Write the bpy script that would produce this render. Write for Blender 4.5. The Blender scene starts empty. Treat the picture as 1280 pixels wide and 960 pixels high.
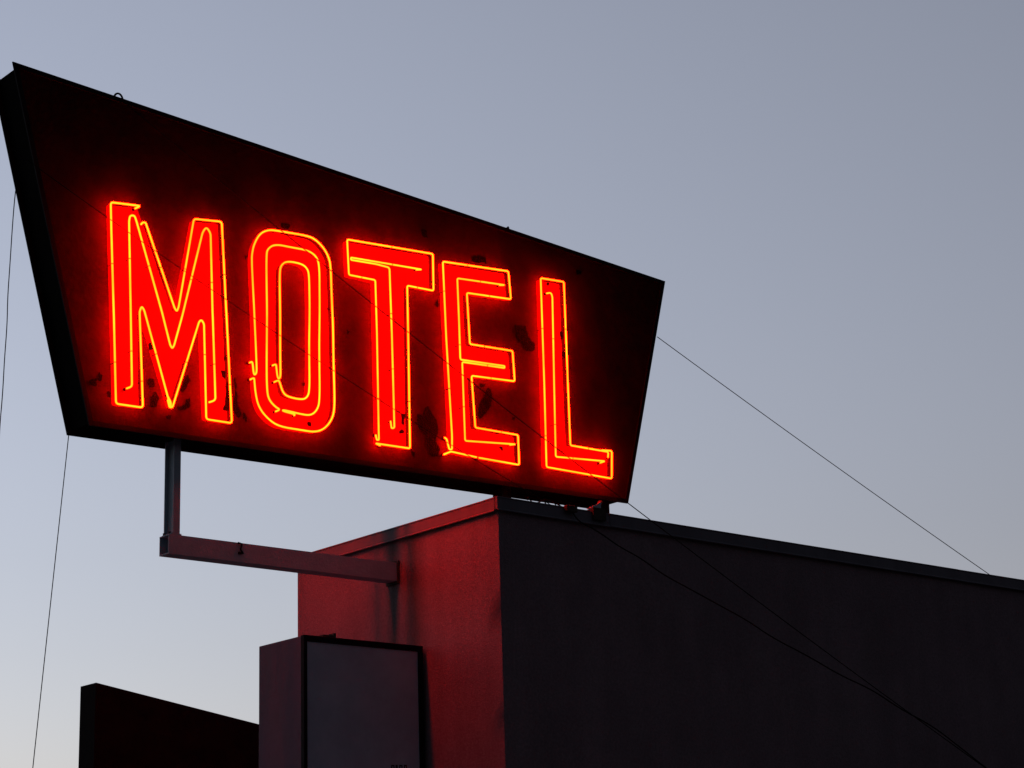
import bpy, bmesh, math, random
from mathutils import Vector, Matrix, noise
random.seed(7)
sc = bpy.context.scene
col = sc.collection

# ------------------------------------------------------------------ camera
F_PX = 2600.19
R = ((0.7664391781942334, -0.6415910705246152, -0.030526780898527322),
     (0.15566816054905924, 0.23164900523882453, -0.960263589939312),
     (0.6231680430832607, 0.7312315888929727, 0.2774201749780249))
CAM = Vector((-11.12594454, -13.29229288, 1.6))
cx, cy, cz = (Vector(r) for r in R)
camd = bpy.data.cameras.new('camera')
camd.sensor_width = 36
camd.lens = F_PX * 36 / 1280
camd.clip_end = 3000
cam = bpy.data.objects.new('camera', camd)
col.objects.link(cam)
cam.matrix_world = Matrix(((cx[0], -cy[0], -cz[0], CAM[0]), (cx[1], -cy[1], -cz[1], CAM[1]),
                           (cx[2], -cy[2], -cz[2], CAM[2]), (0, 0, 0, 1)))
sc.camera = cam


def at(x, y, ax, val):
    """the point of the plane axis=val seen at a spot of the photograph"""
    r = cx * ((x - 640) / F_PX) + cy * ((y - 480) / F_PX) + cz
    t = (val - CAM[ax]) / r[ax]
    return CAM + r * t


# ------------------------------------------------------------------ materials
def lnk(nt, a, b):
    nt.links.new(a, b)


def mat(name, c1, c2=None, scale=6.0, rough=0.7, bump=0.0, bscale=60.0, metal=0.0, stretch=(1, 1, 1), spec=0.3, detail=6.0, lo=0.38, hi=0.68):
    m = bpy.data.materials.new(name)
    m.use_nodes = True
    nt = m.node_tree
    b = nt.nodes['Principled BSDF']
    b.inputs['Roughness'].default_value = rough
    b.inputs['Metallic'].default_value = metal
    b.inputs['Specular IOR Level'].default_value = spec
    tc = nt.nodes.new('ShaderNodeTexCoord')
    mp = nt.nodes.new('ShaderNodeMapping')
    mp.inputs['Scale'].default_value = stretch
    lnk(nt, tc.outputs['Object'], mp.inputs['Vector'])
    n = nt.nodes.new('ShaderNodeTexNoise')
    n.inputs['Scale'].default_value = scale
    n.inputs['Detail'].default_value = detail
    n.inputs['Roughness'].default_value = 0.65
    lnk(nt, mp.outputs[0], n.inputs['Vector'])
    r = nt.nodes.new('ShaderNodeValToRGB')
    r.color_ramp.elements[0].position = lo
    r.color_ramp.elements[1].position = hi
    r.color_ramp.elements[0].color = (*c1, 1)
    r.color_ramp.elements[1].color = (*(c2 or c1), 1)
    lnk(nt, n.outputs['Fac'], r.inputs['Fac'])
    lnk(nt, r.outputs['Color'], b.inputs['Base Color'])
    rr = nt.nodes.new('ShaderNodeMapRange')
    rr.inputs['To Min'].default_value = max(rough - 0.12, 0)
    rr.inputs['To Max'].default_value = min(rough + 0.12, 1)
    lnk(nt, n.outputs['Fac'], rr.inputs['Value'])
    lnk(nt, rr.outputs[0], b.inputs['Roughness'])
    if bump:
        n2 = nt.nodes.new('ShaderNodeTexNoise')
        n2.inputs['Scale'].default_value = bscale
        n2.inputs['Detail'].default_value = 5
        lnk(nt, mp.outputs[0], n2.inputs['Vector'])
        bp = nt.nodes.new('ShaderNodeBump')
        bp.inputs['Strength'].default_value = bump
        bp.inputs['Distance'].default_value = 0.02
        lnk(nt, n2.outputs['Fac'], bp.inputs['Height'])
        lnk(nt, bp.outputs[0], b.inputs['Normal'])
    return m


def neon_mat(name, rgb, strength):
    m = bpy.data.materials.new(name)
    m.use_nodes = True
    nt = m.node_tree
    b = nt.nodes['Principled BSDF']
    b.inputs['Base Color'].default_value = (0.25, 0.06, 0.04, 1)
    b.inputs['Roughness'].default_value = 0.2
    b.inputs['Emission Color'].default_value = (*rgb, 1)
    tc = nt.nodes.new('ShaderNodeTexCoord')
    n = nt.nodes.new('ShaderNodeTexNoise')
    n.inputs['Scale'].default_value = 2.4
    n.inputs['Detail'].default_value = 3
    lnk(nt, tc.outputs['Object'], n.inputs['Vector'])
    r = nt.nodes.new('ShaderNodeMapRange')
    r.inputs['From Min'].default_value = 0.3
    r.inputs['From Max'].default_value = 0.7
    r.inputs['To Min'].default_value = strength * 0.7
    r.inputs['To Max'].default_value = strength * 1.25
    lnk(nt, n.outputs['Fac'], r.inputs['Value'])
    lnk(nt, r.outputs[0], b.inputs['Emission Strength'])
    return m


M = {}
M['neon'] = neon_mat('neon_gas_glow', (1.0, 0.0080, 0.0002), 98.0)
M['panel'] = mat('sign_face_dark_enamel', (0.020, 0.0010, 0.0008), (0.041, 0.0016, 0.0013), 3.0, 0.8, 0.15, 25, spec=0.08)
M['letter'] = mat('letter_red_enamel', (0.10, 0.0018, 0.0015), (0.15, 0.0024, 0.0018), 3.0, 0.8, 0.05, 14, lo=0.25, hi=0.55, spec=0.1)
M['peel'] = mat('peeled_burnt_metal', (0.0012, 0.0010, 0.001), (0.0055, 0.002, 0.0018), 25, 0.95, 0.6, 70, spec=0.05)
M['cab'] = mat('cabinet_black_sheet_metal', (0.0015, 0.0014, 0.0016), (0.004, 0.0035, 0.004), 5, 0.85, 0.1, 15, spec=0.03)
M['trim'] = mat('trim_dark_metal', (0.004, 0.004, 0.006), (0.009, 0.008, 0.011), 9, 0.7, spec=0.08)
M['steel'] = mat('painted_steel_grey', (0.28, 0.38, 0.46), (0.34, 0.45, 0.53), 8, 0.6, 0.2, 40)
M['rust'] = mat('rusty_steel', (0.02, 0.016, 0.014), (0.06, 0.04, 0.03), 14, 0.8, 0.4, 50)
M['fascia'] = mat('roof_edge_flashing', (0.115, 0.11, 0.135), (0.155, 0.15, 0.18), 3, 0.65, 0.2, 9, stretch=(1, 1, .4), spec=.15)
M['roof'] = mat('roof_felt', (0.04, 0.04, 0.042), (0.07, 0.07, 0.07), 5, 0.9, 0.4, 80)
M['wire'] = mat('weathered_cable', (0.004, 0.004, 0.005), (0.009, 0.009, 0.009), 30, 0.8, spec=0.05)
M['lbox_face'] = mat('lightbox_dull_acrylic', (0.34, 0.42, 0.54), (0.44, 0.53, 0.66), 2.2, 0.4, 0.05, 8)
M['lbox_side'] = mat('lightbox_side_metal', (0.090, 0.045, 0.092), (0.125, 0.066, 0.128), 3, 0.6, 0.15, 12, spec=.15)
M['ink'] = mat('dark_lettering_vinyl', (0.02, 0.02, 0.022), (0.03, 0.03, 0.03), 12, 0.6)
M['black'] = mat('black_signboard_paint', (0.003, 0.003, 0.004), (0.007, 0.007, 0.008), 3, 0.85, 0.1, 12, spec=0.05)
M['asphalt'] = mat('asphalt', (0.035, 0.035, 0.036), (0.065, 0.063, 0.06), 3, 0.9, 0.5, 160)
M['paving'] = mat('concrete_paving', (0.22, 0.21, 0.2), (0.33, 0.32, 0.3), 1.6, 0.9, 0.4, 90)


def stucco():
    """painted render: mottled, rain streaks below the roof edge, bands by the bracket of grime and painted-in shade of the sign"""
    m = mat('painted_stucco', (0.192, 0.148, 0.176), (0.236, 0.182, 0.214), 1.3, 0.9, 0.25, 70, spec=0.1)
    nt = m.node_tree
    b = nt.nodes['Principled BSDF']
    src = b.inputs['Base Color'].links[0].from_socket
    tc = nt.nodes.new('ShaderNodeTexCoord')
    mp = nt.nodes.new('ShaderNodeMapping')
    mp.inputs['Scale'].default_value = (3.2, 3.2, 0.5)
    lnk(nt, tc.outputs['Object'], mp.inputs['Vector'])
    n = nt.nodes.new('ShaderNodeTexNoise')
    n.inputs['Scale'].default_value = 1.0
    n.inputs['Detail'].default_value = 7
    lnk(nt, mp.outputs[0], n.inputs['Vector'])
    r = nt.nodes.new('ShaderNodeValToRGB')
    r.color_ramp.elements[0].position, r.color_ramp.elements[1].position = 0.35, 0.62
    r.color_ramp.elements[0].color = (0.62, 0.66, 0.60, 1)
    r.color_ramp.elements[1].color = (1.05, 1.0, 1.0, 1)
    lnk(nt, n.outputs['Fac'], r.inputs['Fac'])
    mx = nt.nodes.new('ShaderNodeMix')
    mx.data_type = 'RGBA'
    mx.blend_type = 'MULTIPLY'
    mx.inputs[0].default_value = 0.3
    lnk(nt, src, mx.inputs[6])
    lnk(nt, r.outputs['Color'], mx.inputs[7])
    # dark end-wall bands: bracket grime, plus the sign's shade put into the colour
    sep = nt.nodes.new('ShaderNodeSeparateXYZ')
    lnk(nt, tc.outputs['Object'], sep.inputs[0])

    def band(c, w):
        a = nt.nodes.new('ShaderNodeMath'); a.operation = 'ADD'
        lnk(nt, sep.outputs['Y'], a.inputs[0]); a.inputs[1].default_value = -c
        ab = nt.nodes.new('ShaderNodeMath'); ab.operation = 'ABSOLUTE'
        lnk(nt, a.outputs[0], ab.inputs[0])
        mr = nt.nodes.new('ShaderNodeMapRange')
        mr.inputs['From Min'].default_value = 0.0
        mr.inputs['From Max'].default_value = w
        mr.inputs['To Min'].default_value = 1.0
        mr.inputs['To Max'].default_value = 0.0
        lnk(nt, ab.outputs[0], mr.inputs['Value'])
        return mr.outputs[0]
    b1, b2 = band(1.50, 0.10), band(1.18, 0.20)
    add = nt.nodes.new('ShaderNodeMath'); add.operation = 'MAXIMUM'
    lnk(nt, b1, add.inputs[0]); lnk(nt, b2, add.inputs[1])
    mu = nt.nodes.new('ShaderNodeMath'); mu.operation = 'MULTIPLY'
    lnk(nt, add.outputs[0], mu.inputs[0]); lnk(nt, n.outputs['Fac'], mu.inputs[1])
    mx2 = nt.nodes.new('ShaderNodeMix')
    mx2.data_type = 'RGBA'
    mx2.inputs[7].default_value = (0.045, 0.052, 0.040, 1)
    lnk(nt, mu.outputs[0], mx2.inputs[0])
    lnk(nt, mx.outputs[2], mx2.inputs[6])
    # sand grain of the render
    n3 = nt.nodes.new('ShaderNodeTexNoise')
    n3.inputs['Scale'].default_value = 42
    n3.inputs['Detail'].default_value = 2
    lnk(nt, tc.outputs['Object'], n3.inputs['Vector'])
    g3 = nt.nodes.new('ShaderNodeMapRange')
    g3.inputs['From Min'].default_value = 0.3
    g3.inputs['From Max'].default_value = 0.7
    g3.inputs['To Min'].default_value = 0.86
    g3.inputs['To Max'].default_value = 1.12
    lnk(nt, n3.outputs['Fac'], g3.inputs['Value'])
    sc3 = nt.nodes.new('ShaderNodeVectorMath')
    sc3.operation = 'SCALE'
    lnk(nt, mx2.outputs[2], sc3.inputs[0])
    lnk(nt, g3.outputs[0], sc3.inputs['Scale'])
    lnk(nt, sc3.outputs[0], b.inputs['Base Color'])
    return m


M['stucco'] = stucco()


# ------------------------------------------------------------------ helpers
def obj(name, bm, m, parent=None, smooth=False, bevel=0.0):
    bmesh.ops.recalc_face_normals(bm, faces=bm.faces)
    me = bpy.data.meshes.new(name)
    bm.to_mesh(me)
    bm.free()
    me.materials.append(m)
    if smooth:
        for p in me.polygons:
            p.use_smooth = True
    o = bpy.data.objects.new(name, me)
    col.objects.link(o)
    if parent:
        o.parent = parent
        w = parent
        off = Vector((0, 0, 0))
        while w:
            off += w.location
            w = w.parent
        me.transform(Matrix.Translation(-off))
    if bevel:
        bv = o.modifiers.new('bevel', 'BEVEL')
        bv.width = bevel
        bv.segments = 2
        bv.limit_method = 'ANGLE'
    return o


def thing(name, label, cat, loc, group=None):
    o = bpy.data.objects.new(name, None)
    col.objects.link(o)
    o.location = loc
    tag(o, label, cat, group)
    return o


def tag(o, label, cat, group=None):
    o['label'] = label
    o['category'] = cat
    if group:
        o['group'] = group


def add_box(bm, lo, hi):
    vs = [bm.verts.new((x, y, z)) for x in (lo[0], hi[0]) for y in (lo[1], hi[1]) for z in (lo[2], hi[2])]
    for f in ((0, 1, 3, 2), (4, 6, 7, 5), (0, 4, 5, 1), (2, 3, 7, 6), (0, 2, 6, 4), (1, 5, 7, 3)):
        bm.faces.new([vs[i] for i in f])


def box(lo, hi):
    bm = bmesh.new()
    add_box(bm, lo, hi)
    return bm


def add_prism(bm, pts, y0, y1):
    """polygon of (x, z) points with a thickness in y"""
    a = [bm.verts.new((p[0], y0, p[1])) for p in pts]
    b = [bm.verts.new((p[0], y1, p[1])) for p in pts]
    n = len(pts)
    bm.faces.new(a)
    bm.faces.new(b[::-1])
    for i in range(n):
        bm.faces.new((a[i], b[i], b[(i + 1) % n], a[(i + 1) % n]))


def prism(pts, y0, y1):
    bm = bmesh.new()
    add_prism(bm, pts, y0, y1)
    return bm


def add_tube(bm, pts, r, n=8, closed=False):
    pts = [Vector(p) for p in pts]
    q = [pts[0]]
    for p in pts[1:]:
        if (p - q[-1]).length > 1e-5:
            q.append(p)
    pts = q
    rings = []
    t = (pts[1] - pts[0]).normalized()
    u = t.orthogonal().normalized()
    N = len(pts)
    for i, p in enumerate(pts):
        a = pts[max(i - 1, 0)]
        b = pts[min(i + 1, N - 1)]
        t2 = (b - a)
        t2 = t2.normalized() if t2.length > 1e-7 else t
        u = (u - t2 * u.dot(t2))
        u = u.normalized() if u.length > 1e-6 else t2.orthogonal().normalized()
        v = t2.cross(u)
        t = t2
        rr = r[i] if isinstance(r, (list, tuple)) else r
        rings.append([bm.verts.new(p + u * (rr * math.cos(k * 2 * math.pi / n)) + v * (rr * math.sin(k * 2 * math.pi / n))) for k in range(n)])
    for i in range(N - 1):
        for k in range(n):
            bm.faces.new((rings[i][k], rings[i][(k + 1) % n], rings[i + 1][(k + 1) % n], rings[i + 1][k]))
    bm.faces.new(rings[0][::-1])
    bm.faces.new(rings[-1])


def tube(pts, r, n=8):
    bm = bmesh.new()
    add_tube(bm, pts, r, n)
    return bm


def fillet(pts, rad, closed=False, seg=5):
    pts = [Vector(p) for p in pts]
    out = []
    N = len(pts)
    for i, p in enumerate(pts):
        if not closed and i in (0, N - 1):
            out.append(p)
            continue
        a = pts[i - 1]
        b = pts[(i + 1) % N]
        da, db = a - p, b - p
        if da.length < 1e-6 or db.length < 1e-6:
            continue
        r = min(rad, da.length * 0.45, db.length * 0.45)
        p0 = p + da.normalized() * r
        p1 = p + db.normalized() * r
        for k in range(seg + 1):
            s = k / seg
            out.append(p0 * (1 - s) ** 2 + p * (2 * s * (1 - s)) + p1 * s * s)
    return out


def chaikin(pts, closed=False, it=2):
    pts = [Vector(p) for p in pts]
    for _ in range(it):
        o = []
        n = len(pts)
        if not closed:
            o.append(pts[0])
        for i in range(n if closed else n - 1):
            a, b = pts[i], pts[(i + 1) % n]
            if not closed and i == 0:
                o.append(a.lerp(b, .75))
            elif not closed and i == n - 2:
                o.append(a.lerp(b, .25))
            else:
                o.append(a.lerp(b, .25))
                o.append(a.lerp(b, .75))
        if not closed:
            o.append(pts[-1])
        pts = o
    return pts


# ------------------------------------------------------------------ setting: ground
g = bmesh.new()
vs = [g.verts.new(p) for p in ((-900, -900, 0), (900, -900, 0), (900, 900, 0), (-900, 900, 0))]
g.faces.new(vs)
o = obj('ground', g, M['asphalt'])
o['kind'] = 'structure'
o = obj('pavement', box((-6.5, -2.4, 0.0), (24, 6.5, 0.13)), M['paving'], bevel=.015)
o['kind'] = 'structure'

# ------------------------------------------------------------------ motel building
H = 5.6          # top of the roof edge
LEN, DEP = 22.0, 3.016
bld = thing('motel_building', 'flat roofed stucco motel building, its end wall glowing red under the neon', 'building', (0, 0, 0.13))
bm = bmesh.new()
# walls as gridded sheets so the long faces can be faintly uneven
zt, zb = H - 0.03, 0.13


def wall_grid(p0, p1, nrm, nu, nv):
    d = p1 - p0
    rows = []
    for j in range(nv + 1):
        row = []
        z = zb + (zt - zb) * j / nv
        for i in range(nu + 1):
            p = p0 + d * (i / nu)
            e = 0.0 if i in (0, nu) else noise.noise(Vector((p.x * .8, p.y * .8, z * .8))) * 0.010
            row.append(bm.verts.new((p.x + nrm[0] * e, p.y + nrm[1] * e, z)))
        rows.append(row)
    for j in range(nv):
        for i in range(nu):
            bm.faces.new((rows[j][i], rows[j][i + 1], rows[j + 1][i + 1], rows[j + 1][i]))


c = [Vector((0, 0, 0)), Vector((LEN, 0, 0)), Vector((LEN, DEP, 0)), Vector((0, DEP, 0))]
wall_grid(c[0], c[1], (0, -1), 66, 18)
wall_grid(c[1], c[2], (1, 0), 8, 4)
wall_grid(c[2], c[3], (0, 1), 20, 4)
wall_grid(c[3], c[0], (-1, 0), 16, 24)
bmesh.ops.remove_doubles(bm, verts=bm.verts, dist=1e-4)
bm.faces.new([bm.verts.new((p[0], p[1], zt - .12)) for p in ((0.02, .02), (LEN - .02, .02), (LEN - .02, DEP - .02), (0.02, DEP - .02))])
obj('wall', bm, M['stucco'], bld, smooth=True)

# sheet metal roof edge in lengths that do not line up perfectly: face strip, drip lip and top flange
bm = bmesh.new()


def fascia_run(a, b, out, breaks, h=0.105):
    a, b, out = Vector(a), Vector(b), Vector(out)
    L = (b - a).length
    t = (b - a).normalized()
    s = [0.0] + breaks + [L]
    for i in range(len(s) - 1):
        dz = random.uniform(-.006, .006) if i else 0.0
        dz2 = dz + random.uniform(-.004, .004)
        do = 0.028 + random.uniform(-.004, .004)
        p0, p1 = a + t * (s[i] + .001), a + t * (s[i + 1] - .001)
        prof = [(0.0, -h), (do, -h), (do + .012, -h - .012), (do + .014, -h - .006), (do + .003, -h + .006), (do, -.01), (do + .006, -.002), (do + .004, .006), (-.16, .004), (-.16, -.01), (0.0, -.012)]
        r0 = [bm.verts.new(p0 + out * q[0] + Vector((0, 0, H + q[1] + dz))) for q in prof]
        r1 = [bm.verts.new(p1 + out * q[0] + Vector((0, 0, H + q[1] + dz2))) for q in prof]
        n = len(prof)
        for k in range(n):
            bm.faces.new((r0[k], r0[(k + 1) % n], r1[(k + 1) % n], r1[k]))
        bm.faces.new(r0)
        bm.faces.new(r1[::-1])


fascia_run((-.030, -.001, 0), (LEN, -.001, 0), (0, -1, 0), [1.3, 3.32, 6.2, 9.1, 12, 15, 18])
fascia_run((-.001, DEP, 0), (-.001, .003, 0), (-1, 0, 0), [1.35])
obj('roof_edge', bm, M['fascia'], bld)
obj('roof', box((.17, .17, H - .10), (LEN - .02, DEP - .02, H - .03)), M['roof'], bld)

# ------------------------------------------------------------------ the big sign
D = 0.35
YC = 1.490
YF = YC - D / 2          # front face plane
YBK = YC + D / 2
ST = 0.072               # tubes stand this far off the face
YT = YF - ST


def xz(p, y=YF):
    v = at(p[0], p[1], 1, y)
    return Vector((v.x, v.z))


TL, TR, BR, BL = (xz(p) for p in ((17, 80), (829, 353), (783, 628), (112, 530.5)))
quad = [BL, BR, TR, TL]
ctr = (TL + TR + BR + BL) / 4
sign = thing('motel_sign', 'huge tapered black roof sign with glowing red neon MOTEL lettering', 'neon sign', (ctr.x, YC, H - .03))


def inset(q, d):
    n = len(q)
    out = []
    for i in range(n):
        p = q[i]
        a = (q[i - 1] - p).normalized()
        b = (q[(i + 1) % n] - p).normalized()
        s = abs(a.x * b.y - a.y * b.x)
        out.append(p + (a + b) * (d / s))
    return out


# box of the sign: side sheets set in from the two face sheets
bm = bmesh.new()
inn = inset(quad, .022)
a = [bm.verts.new((p.x, YF + .012, p.y)) for p in inn]
b = [bm.verts.new((p.x, YBK - .012, p.y)) for p in inn]
for i in range(4):
    bm.faces.new((a[i], b[i], b[(i + 1) % 4], a[(i + 1) % 4]))
obj('cabinet', bm, M['cab'], sign)
obj('face_panel', prism(quad, YBK - .010, YBK), M['panel'], sign)
# folded metal edges round both faces
for y0, y1 in ((YF - .016, YF - .0005), (YBK + .0005, YBK + .016)):
    bm = bmesh.new()
    out_, in_ = inset(quad, -.012), inset(quad, .030)
    for i in range(4):
        j = (i + 1) % 4
        add_prism(bm, [out_[i], out_[j], in_[j], in_[i]], y0, y1)
    obj('edge_trim', bm, M['trim'], sign)


def LT(p):
    return xz(p, YT)


def jag(pts, amp, n=3):
    out = []
    N = len(pts)
    for i in range(N):
        a_, b_ = Vector(pts[i]), Vector(pts[(i + 1) % N])
        for k in range(n):
            q = a_.lerp(b_, k / n)
            out.append(q + Vector((random.uniform(-amp, amp), random.uniform(-amp, amp))))
    return out


def sheet(loops, y):
    """flat painted sheet: an outline, and a hole if given, as an edge-filled mesh"""
    bm = bmesh.new()
    edges = []
    for lp in loops:
        v = [bm.verts.new((p[0], y, p[1])) for p in lp]
        for i in range(len(v)):
            edges.append(bm.edges.new((v[i], v[(i + 1) % len(v)])))
    bmesh.ops.triangle_fill(bm, use_beauty=True, edges=edges)
    return bm


O_OUT = [(318.4, 470), (318.4, 410), (315.1, 328.3), (315.1, 318.1), (317.7, 305), (325, 291.9), (335.2, 287.2), (345.4, 287.8), (384.8, 294.8), (395, 299.9), (405.2, 310.8), (411, 322.5), (413.2, 332.7), (416.1, 410), (417.6, 482.9), (417.6, 512.1), (414, 525.2), (405.2, 536.1), (393.5, 540.2), (377.5, 538), (348.3, 533.7), (333.8, 523.8), (322.8, 509.2), (319.2, 491.7)]
O_IN = [(349.8, 474), (349.8, 410), (349.5, 340), (351.3, 331.3), (358.5, 326.1), (376, 329.5), (383.3, 334.9), (386.3, 342.9), (386.9, 410), (386.8, 487.3), (384.1, 496), (377.5, 499.3), (358.5, 495.8), (352.7, 489.5)]
PAINT = {
    'M': [[(138, 253), (176.5, 257.5), (181, 270), (220.9, 390), (242.3, 274), (277.1, 277.3), (289.6, 528.5), (257.8, 523.5), (252.4, 401), (214, 509), (176, 384), (178.4, 508.9), (144.9, 504.6)]],
    'O': [O_OUT, O_IN],
    'T': [[(434.1, 299.7), (540.9, 317.5), (541.5, 362.5), (509.6, 356.9), (512.8, 560.6), (473, 554), (468.8, 351.3), (435.9, 343.8)]],
    'E': [[(553.5, 326.9), (635.6, 339.6), (638.4, 373.8), (583.5, 366.3), (587.2, 430.3), (640.7, 438.8), (643.5, 476.3), (589.5, 469.7), (593.8, 534.4), (647.3, 543.8), (649.1, 580.4), (565.5, 565.4)]],
    'L': [[(675.9, 348), (704.8, 352.7), (709.4, 480), (713.1, 556), (764.7, 564.4), (764.7, 598.2), (682.8, 583.2), (680.3, 480)]],
}
# each tube: outline in the photograph, kind of bend ('f' tight bends, 'c' flowing), which ends turn back into the panel
TUBES = {
    'M': [
        ('f', [(168.4, 260.9), (175.7, 257.5), (138.0, 252.8), (138.6, 290), (142.3, 395), (144.9, 504.8), (178.6, 509.3), (176.9, 450), (174.5, 389), (177.2, 383.0), (180.3, 388), (213.3, 509.0), (213.3, 502.4), (208.5, 493.4)], 4.0),
        ('f', [(209.3, 499.5), (211.8, 508.6), (215.4, 508.4), (249, 402.4), (251.8, 400.0), (255.1, 404.9), (257.8, 524.0), (289.8, 529.0), (282.9, 387), (277.2, 277.4), (242.1, 273.6), (222.9, 384), (220.9, 389.0), (217.9, 384.7), (181.8, 278.4), (178.4, 278.1), (176.2, 280.6)], 4.0),
        ('f', [(157.8, 485.9), (165.0, 483.4), (163.3, 380), (161.0, 276), (162.5, 269.4), (168.0, 269.4), (170.2, 276), (203.7, 395), (213.6, 431.2), (216, 435), (218.3, 431.2), (227.7, 395), (253, 290.5), (257.8, 284.0), (263, 291.5), (266, 395), (269.4, 500.6), (260.9, 503.2)], 5.0),
    ],
    'O': [
        ('c', [(311.9, 454), (315.1, 452.3), (316, 457), (317, 466.9), (318.4, 469.2), (320.9, 466.1), (320.6, 455), (318.4, 410), (316.5, 365)] + [(315.1, 328.3)] + O_OUT[3:13] + [(414.6, 370), (416.1, 410), (417.0, 450)] + O_OUT[14:] + [(318, 476.5), (317.6, 472.5), (312.6, 475)], 0),
        ('c', [(343.7, 514.9), (349.8, 512.3), (344, 509.2), (336.4, 501.1), (333.4, 490.2), (333.2, 450), (333.2, 410), (333.2, 360), (333.2, 319.6), (334.5, 310.8), (344, 304.7), (365, 309), (384.8, 313), (395, 320.3), (399.1, 331.3), (399.4, 370), (399.4, 410), (399.4, 450), (399.4, 497.5), (397.2, 510.6), (389.2, 518.9), (377.5, 517.9), (352.7, 512.3), (353.5, 514.3), (369, 517.9), (367.3, 519.2)], 0),
        ('c', [(340.3, 457.6), (344.9, 455.6), (345.4, 460), (346.6, 471.3), (348.3, 474.2), (350.5, 471.3), (350.4, 460), (349.8, 410), (349.5, 370), (349.5, 340), (351.3, 331.3), (358.5, 326.1), (376, 329.5), (383.3, 334.9), (386.3, 342.9), (386.9, 380), (386.9, 410), (386.8, 450), (386.8, 487.3), (384.1, 496), (377.5, 499.3), (358.5, 495.8), (352.7, 489.5), (349.5, 478.1), (347.8, 475.4), (342.2, 478.1)], 0),
    ],
    'T': [
        ('f', [(470.0, 543.6), (471.5, 549.6), (474.0, 549.6), (470.9, 420), (468.9, 350.2), (436.0, 343.9), (434.0, 299.2), (541.0, 317.3), (541.6, 363.0), (509.4, 356.5), (510.3, 420), (512.9, 561.0), (470.0, 553.8), (475.6, 556.6)], 3.0),
        ('f', [(520, 337.2), (528.0, 337.0), (438.4, 322.0), (438.6, 325.0), (470, 330.2), (487.0, 334.4), (489.7, 420), (493.1, 535.2), (489.6, 535.6), (488.2, 526.9)], 4.0),
    ],
    'E': [
        ('f', [(555.9, 547.5), (558.4, 548.8), (561.7, 562.0), (565.1, 562.0), (565.0, 545), (557.8, 420), (553.4, 326.4), (635.6, 339.3), (638.6, 374.2), (583.3, 365.9), (587.0, 430.4), (640.8, 438.9), (643.7, 476.8), (589.3, 469.4), (593.8, 534.4), (647.4, 543.9), (649.3, 581.0), (598.4, 571.8)], 3.0),
        ('f', [(595.7, 571.2), (563.8, 564.6), (554.4, 568.5)], 1.5),
        ('f', [(624, 356.8), (631.2, 356.7), (571.2, 347.4), (573.5, 400), (575.4, 449.6), (631.0, 457.6), (631.0, 460.1), (577.8, 452.5), (581.1, 551.0), (644.6, 555.4), (637, 556.0)], 3.0),
    ],
    'L': [
        ('f', [(760, 572), (760.5, 565.3), (713.3, 556.6), (709.4, 480), (704.8, 352.4), (675.7, 347.8), (680.3, 480), (682.9, 583.6), (764.8, 598.6), (764.9, 563.8), (752, 563.2)], 3.0),
        ('f', [(683, 367), (688.6, 366.0), (690.4, 371.0), (692.5, 480), (694.6, 570.4), (756.4, 577.0), (749.7, 579.2)], 3.0),
    ],
}
TR_ = 0.0077
PXM = 0.0069          # metres to a photo pixel at the sign


def neon_letter(ch, rear):
    mir = 2 * ctr.x

    def place(v, off):
        if rear:
            return Vector((mir - v.x, YBK + off, v.y))
        return Vector((v.x, YF - off, v.y))
    loops = []
    for lp in PAINT[ch]:
        pts = [LT(p) for p in lp]
        if ch == 'O':
            pts = chaikin(pts, True, 2)
        else:
            pts = fillet(pts, .02, True, 3)
        loops.append([(mir - p.x if rear else p.x, p.y) for p in pts])
    lo = obj('letter', sheet(loops, (YBK + .003) if rear else (YF - .003)), M['letter'], sign)
    if not rear:
        lo['label'] = 'letter ' + ch + ' in red with neon outline'
    for kind, px, fr in TUBES[ch]:
        pts = [LT(p) for p in px]
        p3 = [place(p, ST) for p in pts]
        for e in (0, -1):          # both ends turn back towards the panel
            p3[e] = place(xz(px[e], YF - ST * .45), ST * .45)
        if kind == 'c':
            p3 = chaikin(p3, False, 3)
        else:
            p3 = fillet(p3, fr * PXM, False, 5)
        # sag and hand-bent wobble of the glass
        q = []
        for v in p3:
            w = noise.noise_vector(v * 2.1) * .006
            q.append(Vector((v.x + w.x, v.y + w.y, v.z + w.z)))
        obj('neon_tube', tube(q, TR_, 8), M['neon'], lo, smooth=True)
        if not rear:
            acc = 0.22
            for i in range(1, len(q) - 1):
                a3, b3 = q[i - 1], q[i]
                L3 = (b3 - a3).length
                acc += L3
                if acc > .62 and L3 > .25:
                    acc = 0
                    d3 = (b3 - a3) / L3
                    m3 = a3 + d3 * (L3 * random.uniform(.3, .7))
                    sb_ = bmesh.new()
                    add_tube(sb_, [m3 - d3 * .0035, m3 + d3 * .0035], TR_ * 1.18, 8)
                    add_tube(sb_, [m3 + Vector((0, TR_, 0)), Vector((m3.x, YF - .004, m3.z))], .004, 6)
                    obj('tube_support', sb_, M['trim'], lo)
            for e in (0, -1):
                p = q[e]
                obj('electrode', tube([p + Vector((0, .001, 0)), Vector((p.x, YF - .006, p.z))], .0105, 10), M['trim'], lo, smooth=True)


for ch in 'MOTEL':
    neon_letter(ch, False)
for ch in 'MOTEL':
    neon_letter(ch, True)

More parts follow.
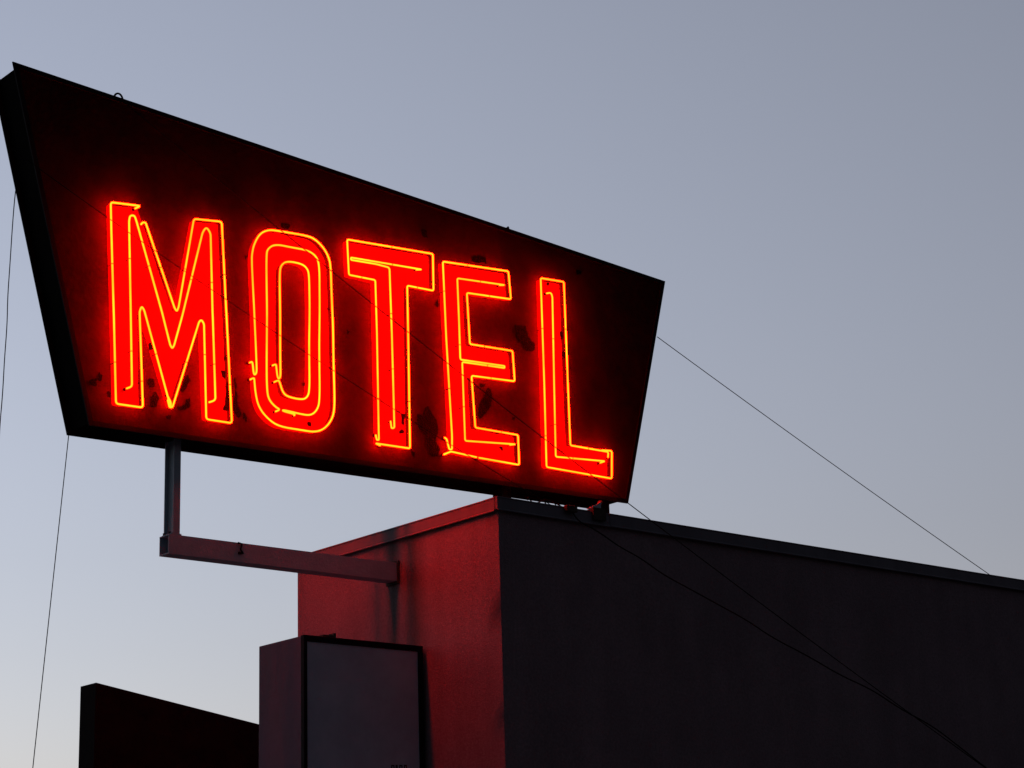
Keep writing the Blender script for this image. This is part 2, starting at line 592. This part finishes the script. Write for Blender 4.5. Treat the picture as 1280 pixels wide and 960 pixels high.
# burnt and flaking patches on the front face
z6 = lambda l: [(440 + x / 5.332, 420 + y / 5.332) for x, y in l]
z2 = lambda l: [(110 + x / 5.818, 380 + y / 5.818) for x, y in l]
z7 = lambda l: [(640 + x / 6.4, 330 + y / 6.4) for x, y in l]
PATCH = [
    z6([(500, 468), (525, 500), (560, 560), (572, 640), (556, 690), (584, 760), (570, 798), (530, 800), (508, 760), (490, 660), (455, 640), (432, 590), (428, 520), (470, 540), (480, 490)]),
    z6([(905, 338), (932, 385), (922, 470), (885, 520), (850, 556), (830, 525), (850, 440)]),
    z2([(715, 512), (745, 545), (722, 585), (690, 650), (665, 630), (690, 575)]),
    z2([(640, 748), (690, 740), (712, 690), (745, 690), (738, 740), (700, 772), (645, 765)]),
    z2([(1005, 555), (1030, 600), (1034, 780), (985, 772), (1000, 690)]),
    z2([(1058, 530), (1076, 560), (1080, 690), (1110, 800), (1090, 830), (1056, 770), (1064, 640)]),
    z2([(425, 550), (470, 540), (480, 600), (440, 610)]), z2([(450, 690), (490, 640), (515, 690), (500, 750), (455, 750)]),
    z7([(20, 490), (105, 488), (125, 580), (182, 640), (175, 702), (112, 698), (92, 650), (22, 600)]),
    z2([(570, 815), (602, 808), (600, 838), (572, 836)]), z2([(1130, 790), (1160, 830), (1150, 860), (1125, 830)]),
    z2([(75, 500), (98, 520), (96, 560), (74, 560)]), z2([(10, 560), (60, 540), (62, 600), (8, 590)]), z2([(140, 630), (160, 640), (156, 680), (138, 676)]),
    z6([(320, 625), (345, 630), (340, 655), (318, 648)]), z6([(395, 765), (420, 775), (412, 805), (392, 795)]), z6([(330, 515), (350, 518), (345, 600), (330, 590)]),
    z6([(980, 735), (1005, 740), (1000, 760), (978, 752)]), z6([(1065, 535), (1090, 545), (1080, 565), (1062, 555)]), z6([(845, 320), (885, 315), (880, 335), (850, 338)]),
    z7([(385, 545), (408, 555), (405, 600), (384, 600)]), z7([(276, 150), (300, 148), (290, 172), (278, 168)]), z7([(512, 50), (560, 55), (545, 85), (518, 90)]), z7([(400, 690), (425, 700), (415, 760), (398, 740)]),
    [(525, 286), (533, 288), (535, 298), (528, 296)], [(588, 320), (606, 322), (608, 329), (590, 328)], 
    [(545, 374), (548, 376), (547, 385), (544.5, 383)],
    [(351, 279), (362, 281), (360, 286), (352, 285)], [(409, 383), (412, 384), (412, 388), (408, 387)], [(433, 413), (437, 414), (436, 418), (432, 417)],
    [(306, 319), (309, 320), (308, 325), (305.5, 324)], [(384, 527), (389, 528), (388, 533), (383, 532)], [(378, 478), (381, 479), (381, 483), (377, 482)],
    [(184, 430), (190, 428), (192, 436), (186, 438)],
    [(280, 444), (283, 445), (282, 450), (279, 449)], [(275, 462), (283, 466), (281, 474), (277, 470)],
]
bm = prism(quad, YF, YF + .010)
nface = len(bm.faces)
for P in PATCH:
    pts = jag([xz(p, YF) for p in P], .009, 4)
    pts = fillet(pts, .006, True, 1)
    e = []
    v = [bm.verts.new((p.x, YF - .006, p.y)) for p in pts]
    for i in range(len(v)):
        e.append(bm.edges.new((v[i], v[(i + 1) % len(v)])))
    bmesh.ops.triangle_fill(bm, use_beauty=True, edges=e)
bm.faces.ensure_lookup_table()
for f in bm.faces[nface:]:
    f.material_index = 1
fp = obj('face_panel', bm, M['panel'], sign)
fp.data.materials.append(M['peel'])

# lifting eyes on the top edge
p = at(148, 124, 1, YF + .02)
eye = []
for k in range(13):
    an = math.pi * (k / 12)
    eye.append(p + Vector((-.045 * math.cos(an), 0, -.015 + .068 * math.sin(an))))
obj('lifting_eye', tube(eye, .009, 6), M['rust'], sign, smooth=True)
p = at(634, 290, 1, YF + .02)
obj('lifting_eye', prism([(p.x - .06, p.z + .0), (p.x + .012, p.z + .062), (p.x + .024, p.z + .05), (p.x + .03, p.z - .035)], p.y - .006, p.y + .006), M['rust'], sign)


def hsec(bm, cxx, cyy, z0, z1, w, d, t):
    """steel section: two flanges facing the street and a web between"""
    add_box(bm, (cxx - w / 2, cyy - d / 2, z0), (cxx + w / 2, cyy - d / 2 + t, z1))
    add_box(bm, (cxx - w / 2, cyy + d / 2 - t, z0), (cxx + w / 2, cyy + d / 2, z1))
    add_box(bm, (cxx - t / 2, cyy - d / 2 + t, z0), (cxx + t / 2, cyy + d / 2 - t, z1))


def bottom_z(x):
    s = (x - BL.x) / (BR.x - BL.x)
    return BL.y + (BR.y - BL.y) * s


# legs of the sign on the roof
for px in (627.5, 750):
    x = at(px, 620, 1, YC).x
    bm = bmesh.new()
    zz = bottom_z(x)
    hsec(bm, x, YC, H - .03, zz + .015, .11, .14, .012)
    add_box(bm, (x - .15, YC - .13, H - .028), (x + .15, YC + .13, H - .012))
    obj('support_leg', bm, M['rust'], sign)
# strut from the sign forward to a foot on the roof edge
foot = at(747, 640, 1, -.03)
bm = bmesh.new()
add_box(bm, (foot.x - .075, -.058, H - .075), (foot.x + .075, -.0345, H + .035))
add_box(bm, (foot.x - .075, -.0345, H + .010), (foot.x + .075, .10, H + .024))
tip = at(751, 631, 1, YC - .08)
add_tube(bm, [(foot.x, -.03, H + .015), (foot.x + .03, .03, H + .035), (tip.x, tip.y, tip.z + .03)], .02, 8)
obj('strut_foot', bm, M['rust'], sign)
pl = bmesh.new()
tri = [(foot.x - .10, -.002, H + .026), (foot.x + .07, -.002, H + .105), (foot.x + .07, -.002, H + .026)]
va = [pl.verts.new(p) for p in tri]
vb = [pl.verts.new((p[0], .010, p[2])) for p in tri]
pl.faces.new(va)
pl.faces.new(vb[::-1])
for i in range(3):
    pl.faces.new((va[i], vb[i], vb[(i + 1) % 3], va[(i + 1) % 3]))
obj('gusset', pl, M['steel'], sign)

# ------------------------------------------------------------------ the bracket that carries the sign's free end
BX0 = at(211, 680, 1, YC - .075).x
BH = .165
zbm = 5.192
brk = thing('sign_bracket', 'grey steel beam jutting from the red wall with an upright post to the sign', 'bracket', (BX0, YC, zbm))
bm = bmesh.new()
y0, y1, t = YC - .075, YC + .075, .009
z0, z1 = zbm - BH / 2, zbm + BH / 2
add_box(bm, (BX0, y0, z0), (-.022, y0 + t, z1))
add_box(bm, (BX0, y1 - t, z0), (-.022, y1, z1))
add_box(bm, (BX0, y0 + t, z1 - t), (-.022, y1 - t, z1 - .0005))
add_box(bm, (BX0, y0 + t, z0 + .0005), (-.022, y1 - t, z0 + t))
add_box(bm, (BX0 + .07, y0 + t, z0 + t), (BX0 + .078, y1 - t, z1 - t))
obj('beam', bm, M['steel'], brk)
obj('wall_plate', box((-.0215, y0 - .02, z0 - .025), (-.002, y1 + .02, z1 + .02)), M['rust'], brk, bevel=.004)
bm = bmesh.new()
px_ = at(221.5, 600, 1, YC - .075).x
zt_ = bottom_z(px_)
hsec(bm, px_, YC, z1, zt_ + .015, .065, .15, .011)
obj('post', bm, M['steel'], brk)
bm = bmesh.new()
add_box(bm, (px_ - .05, y0 + .002, z1 + .0005), (px_ + .05, y1 - .002, z1 + .012))
obj('foot_plate', bm, M['steel'], brk)
for dy in (-.045, .045):
    bm = tube([(px_ - .045, YC + dy, z1 + .012), (px_ - .045, YC + dy, z1 + .028)], .012, 6)
    obj('bolt', bm, M['rust'], brk)
p = at(299, 687, 1, y0)
bm = bmesh.new()
add_tube(bm, [(p.x - .02, y0 - .010, p.z + .055), (p.x + .018, y0 - .016, p.z + .05), (p.x + .004, y0 - .016, p.z + .0), (p.x + .032, y0 - .014, p.z - .035)], .0085, 6)
add_box(bm, (p.x - .012, y0 - .012, p.z - .04), (p.x + .02, y0 - .001, p.z - .02))
obj('cable_clip', bm, M['wire'], brk)

# ------------------------------------------------------------------ lightbox on the end wall
LXr = -.03
LY = at(529, 815, 0, LXr).y
l0 = at(380, 793, 1, LY)
LX0 = l0.x
ztop = at(395, 794.5, 1, LY).z
LD = at(323, 860, 0, LX0).y - LY
zbot = 3.15
lb = thing('lightbox_sign', 'unlit boxy lightbox sign with grey face and dark frame on the red wall', 'lightbox sign', ((LX0 + LXr) / 2, LY + LD / 2, zbot))
obj('housing', box((LX0 + .004, LY + .02, zbot), (LXr - .004, LY + LD, ztop - .004)), M['lbox_side'], lb, bevel=.006)
fw = .052
bm = bmesh.new()
add_box(bm, (LX0, LY, zbot), (LX0 + .034, LY + .05, ztop))
add_box(bm, (LXr - fw, LY, zbot), (LXr, LY + .05, ztop))
add_box(bm, (LX0 + .034, LY + .0005, ztop - fw), (LXr - fw, LY + .05, ztop - .0005))
add_box(bm, (LX0 + .034, LY + .0005, zbot + .0005), (LXr - fw, LY + .05, zbot + fw))
obj('frame', bm, M['trim'], lb, bevel=.004)
obj('face', box((LX0 + .034, LY + .014, zbot + fw), (LXr - fw, LY + .0195, ztop - fw)), M['lbox_face'], lb)
# the tops of dark lettering low on the face
bm = bmesh.new()
for a_, b_ in ((489, 493), (494.5, 497), (499, 503), (505, 508.5)):
    pa, pb = at(a_, 956, 1, LY + .013), at(b_, 956, 1, LY + .013)
    zl = pa.z
    add_box(bm, (pa.x, LY + .0115, zl - .11), (pa.x + .009, LY + .0137, zl))
    add_box(bm, (pb.x - .009, LY + .0115, zl - .11), (pb.x, LY + .0137, zl))
    add_box(bm, (pa.x + .009, LY + .0117, zl - .012), (pb.x - .009, LY + .0136, zl - .001))
obj('lettering', bm, M['ink'], lb)
p = at(408, 795, 1, LY + .06)
bm = bmesh.new()
add_box(bm, (p.x - .06, LY + .02, ztop), (p.x + .07, LY + .09, ztop + .02))
add_box(bm, (p.x + .045, LY + .02, ztop + .02), (p.x + .07, LY + .09, ztop + .04))
obj('top_lug', bm, M['rust'], lb)
for z in (zbot + .25, ztop - .3):
    obj('wall_arm', box((LXr - .004, LY + .3, z), (-.002, LY + .4, z + .08)), M['rust'], lb)

# ------------------------------------------------------------------ black signboard at the lower left
SY = 10.0
p0, p1, p2 = at(120, 853, 1, SY), at(323, 905, 1, SY), at(120, 960, 1, SY)
sl = (p1.z - p0.z) / (p1.x - p0.x)
xr = p0.x + 4.2
zlow = p0.z - 1.7
sb = thing('black_signboard', 'plain black signboard with a slanted top edge left of the lightbox', 'signboard', ((p0.x + xr) / 2, SY, 0))
obj('board', prism([(p0.x, zlow), (xr, zlow), (xr, p0.z + sl * 4.2), (p0.x, p0.z)], SY, SY + .40), M['black'], sb, bevel=.006)
for x in (p0.x + .35, xr - .35):
    obj('post', box((x - .05, SY + .08, 0), (x + .05, SY + .18, zlow)), M['rust'], sb)


# ------------------------------------------------------------------ wires
def span(a, b, sag, n=40, wob=0.0):
    a, b = Vector(a), Vector(b)
    out = []
    for i in range(n + 1):
        s = i / n
        p = a.lerp(b, s)
        p.z -= 4 * sag * s * (1 - s)
        if wob and 0 < i < n:
            p += noise.noise_vector(p * 1.7) * wob
        out.append(p)
    return out


def wire(name, label, cat, pts, r, parts=()):
    bm = bmesh.new()
    add_tube(bm, pts, r, 6)
    for q, rr in parts:
        add_tube(bm, q, rr, 6)
    o = obj(name, bm, M['wire'], smooth=True)
    tag(o, label, cat, 'wires and cables of the sign')
    return o


# hanging cable at the far left
w1 = [at(x, y, 1, YBK - .02) for x, y in ((22.5, 222), (19.5, 236), (16, 275), (12.5, 330), (9.5, 372), (9, 405), (5.5, 450), (3.5, 490), (-.5, 535), (-4, 600), (-12, 760), (-22, 960))]
w1.append(Vector((w1[-1].x - .25, YBK, .002)))
wire('hanging_cable', 'loose wavy cable dangling from the left edge of the sign', 'cable', chaikin(w1, False, 2), .0042)
# guy wire from the lower left corner
a_, b_ = at(86.5, 538, 1, YBK - .01), at(41, 960, 1, YBK - .3)
d_ = b_ - a_
b2 = a_ + d_ * (a_.z / -d_.z)
wire('guy_wire', 'taut thin guy wire down from the lower left corner of the sign', 'guy wire', span(a_, b2, 0, 4), .0038)
# guy wire from the right edge to the roof edge
a_, b_ = at(821.5, 421, 1, YF + .02), at(1300, 762, 1, -.045)
wire('guy_wire', 'straight guy wire from the right edge of the sign over the roof edge', 'guy wire', span(a_, b_, .025, 30), .0042)
# wire from the lifting eye across the face and the dark wall
a_, b_ = at(149, 123, 1, YF - .02), at(1480, 1135, 1, -2.6)
WA = span(a_, b_, .165, 80)
wire('service_wire', 'thin wire from the loop on the top edge, past the letters and the dark wall', 'wire', WA, .0042)
# wire from the left edge across the letters down to the junction box
a_, b_ = at(12, 184, 1, YF - .02), at(690, 632, 1, -.03)
wire('feed_wire', 'thin wire from the left edge across letters M and T to the roof edge', 'wire', span(a_, b_, .085, 60), .0034)
# drop cable from the junction box, drooping along the dark wall to meet the service wire
dr = [(716, 641, -.05), (722, 650, -.075), (731, 656, -.09), (745, 662.5, -.12), (775, 684, -.2), (800, 697, -.3), (830, 719, -.45), (862, 736, -.62), (900, 757, -.8), (935, 776, -1.0), (965, 797, -1.15), (1010, 820, -1.32), (1050, 844, -1.5), (1090, 862, -1.65), (1125, 886, -1.8), (1165, 907, -1.95), (1200, 934, -2.1), (1240, 966, -2.25), (1330, 1030, -2.45), (1480, 1141, -2.6)]
dp = chaikin([at(x, y, 1, yy) for x, y, yy in dr], False, 2)
pp = at(676, 627, 1, -.01)
loopa = [at(x, y, 1, -.02) for x, y in ((659, 625), (661, 620), (664, 628), (672, 629), (679, 625), (686, 629), (690, 626), (696, 632), (690, 634), (680, 629), (684, 625), (699, 631), (705, 636))]
wire('drop_cable', 'drooping black cable leaving the junction box and hanging across the dark wall', 'cable', dp, .0062, ((chaikin(loopa, False, 2), .006),))
p = at(711.5, 636.5, 1, -.04)
jb = obj('junction_box', box((p.x - .062, -.085, p.z - .03), (p.x + .062, -.036, p.z + .028)), M['rust'], bevel=.008)
tag(jb, 'small dark junction box clamped on the roof edge below the letter L', 'junction box')

# ------------------------------------------------------------------ dusk sky and light
SUN_EL, SUN_AZ = math.radians(-3.0), math.radians(-20)      # sun just below the horizon; azimuth from +Y towards +X
w = bpy.data.worlds.new('World')
sc.world = w
w.use_nodes = True
nt = w.node_tree
bg = nt.nodes['Background']
sky = nt.nodes.new('ShaderNodeTexSky')
sky.sky_type = 'NISHITA'
sky.sun_disc = False
sky.sun_elevation = SUN_EL
sky.sun_rotation = SUN_AZ
sky.air_density = 1.0
sky.dust_density = 2.0
sky.ozone_density = 1.0
gm = nt.nodes.new('ShaderNodeGamma')
gm.inputs['Gamma'].default_value = 0.69
lnk(nt, sky.outputs['Color'], gm.inputs['Color'])
# white balance of the dusk, and the night rising on the side away from the afterglow
tcw = nt.nodes.new('ShaderNodeTexCoord')
dt = nt.nodes.new('ShaderNodeVectorMath')
dt.operation = 'DOT_PRODUCT'
GLOW = math.radians(25)
lnk(nt, tcw.outputs['Generated'], dt.inputs[0])
dt.inputs[1].default_value = (math.sin(GLOW), math.cos(GLOW), 0)
mrw = nt.nodes.new('ShaderNodeMapRange')
mrw.interpolation_type = 'SMOOTHSTEP'
mrw.inputs['From Min'].default_value = 0.0
mrw.inputs['From Max'].default_value = 1.0
mrw.inputs['To Min'].default_value = 0.18
mrw.inputs['To Max'].default_value = 1.0
lnk(nt, dt.outputs['Value'], mrw.inputs['Value'])
wb = nt.nodes.new('ShaderNodeVectorMath')
wb.operation = 'MULTIPLY'
wb.inputs[1].default_value = (20.9, 21.9, 25.3)
hs = nt.nodes.new('ShaderNodeHueSaturation')
hs.inputs['Saturation'].default_value = 0.5
lnk(nt, gm.outputs['Color'], hs.inputs['Color'])
lnk(nt, hs.outputs['Color'], wb.inputs[0])
wc = nt.nodes.new('ShaderNodeVectorMath')
wc.operation = 'SCALE'
lnk(nt, wb.outputs[0], wc.inputs[0])
lnk(nt, mrw.outputs[0], wc.inputs['Scale'])
lnk(nt, wc.outputs[0], bg.inputs['Color'])
bg.inputs['Strength'].default_value = 0.10
sd = bpy.data.lights.new('sun', 'SUN')
sd.energy = 0.01
sd.angle = math.radians(8)
sd.color = (1, .82, .66)
so = bpy.data.objects.new('sun', sd)
col.objects.link(so)
EL = max(SUN_EL, math.radians(1.0))
dirv = Vector((math.sin(SUN_AZ) * math.cos(EL), math.cos(SUN_AZ) * math.cos(EL), math.sin(EL)))
so.rotation_euler = dirv.to_track_quat('Z', 'Y').to_euler()

sc.view_settings.view_transform = 'Standard'
sc.view_settings.look = 'None'
sc.view_settings.exposure = 0.0
sc.view_settings.gamma = 1.0
sc.view_settings.use_curve_mapping = False
sc.cycles.use_denoising = True
sc.cycles.max_bounces = 6
sc.cycles.sample_clamp_indirect = 6
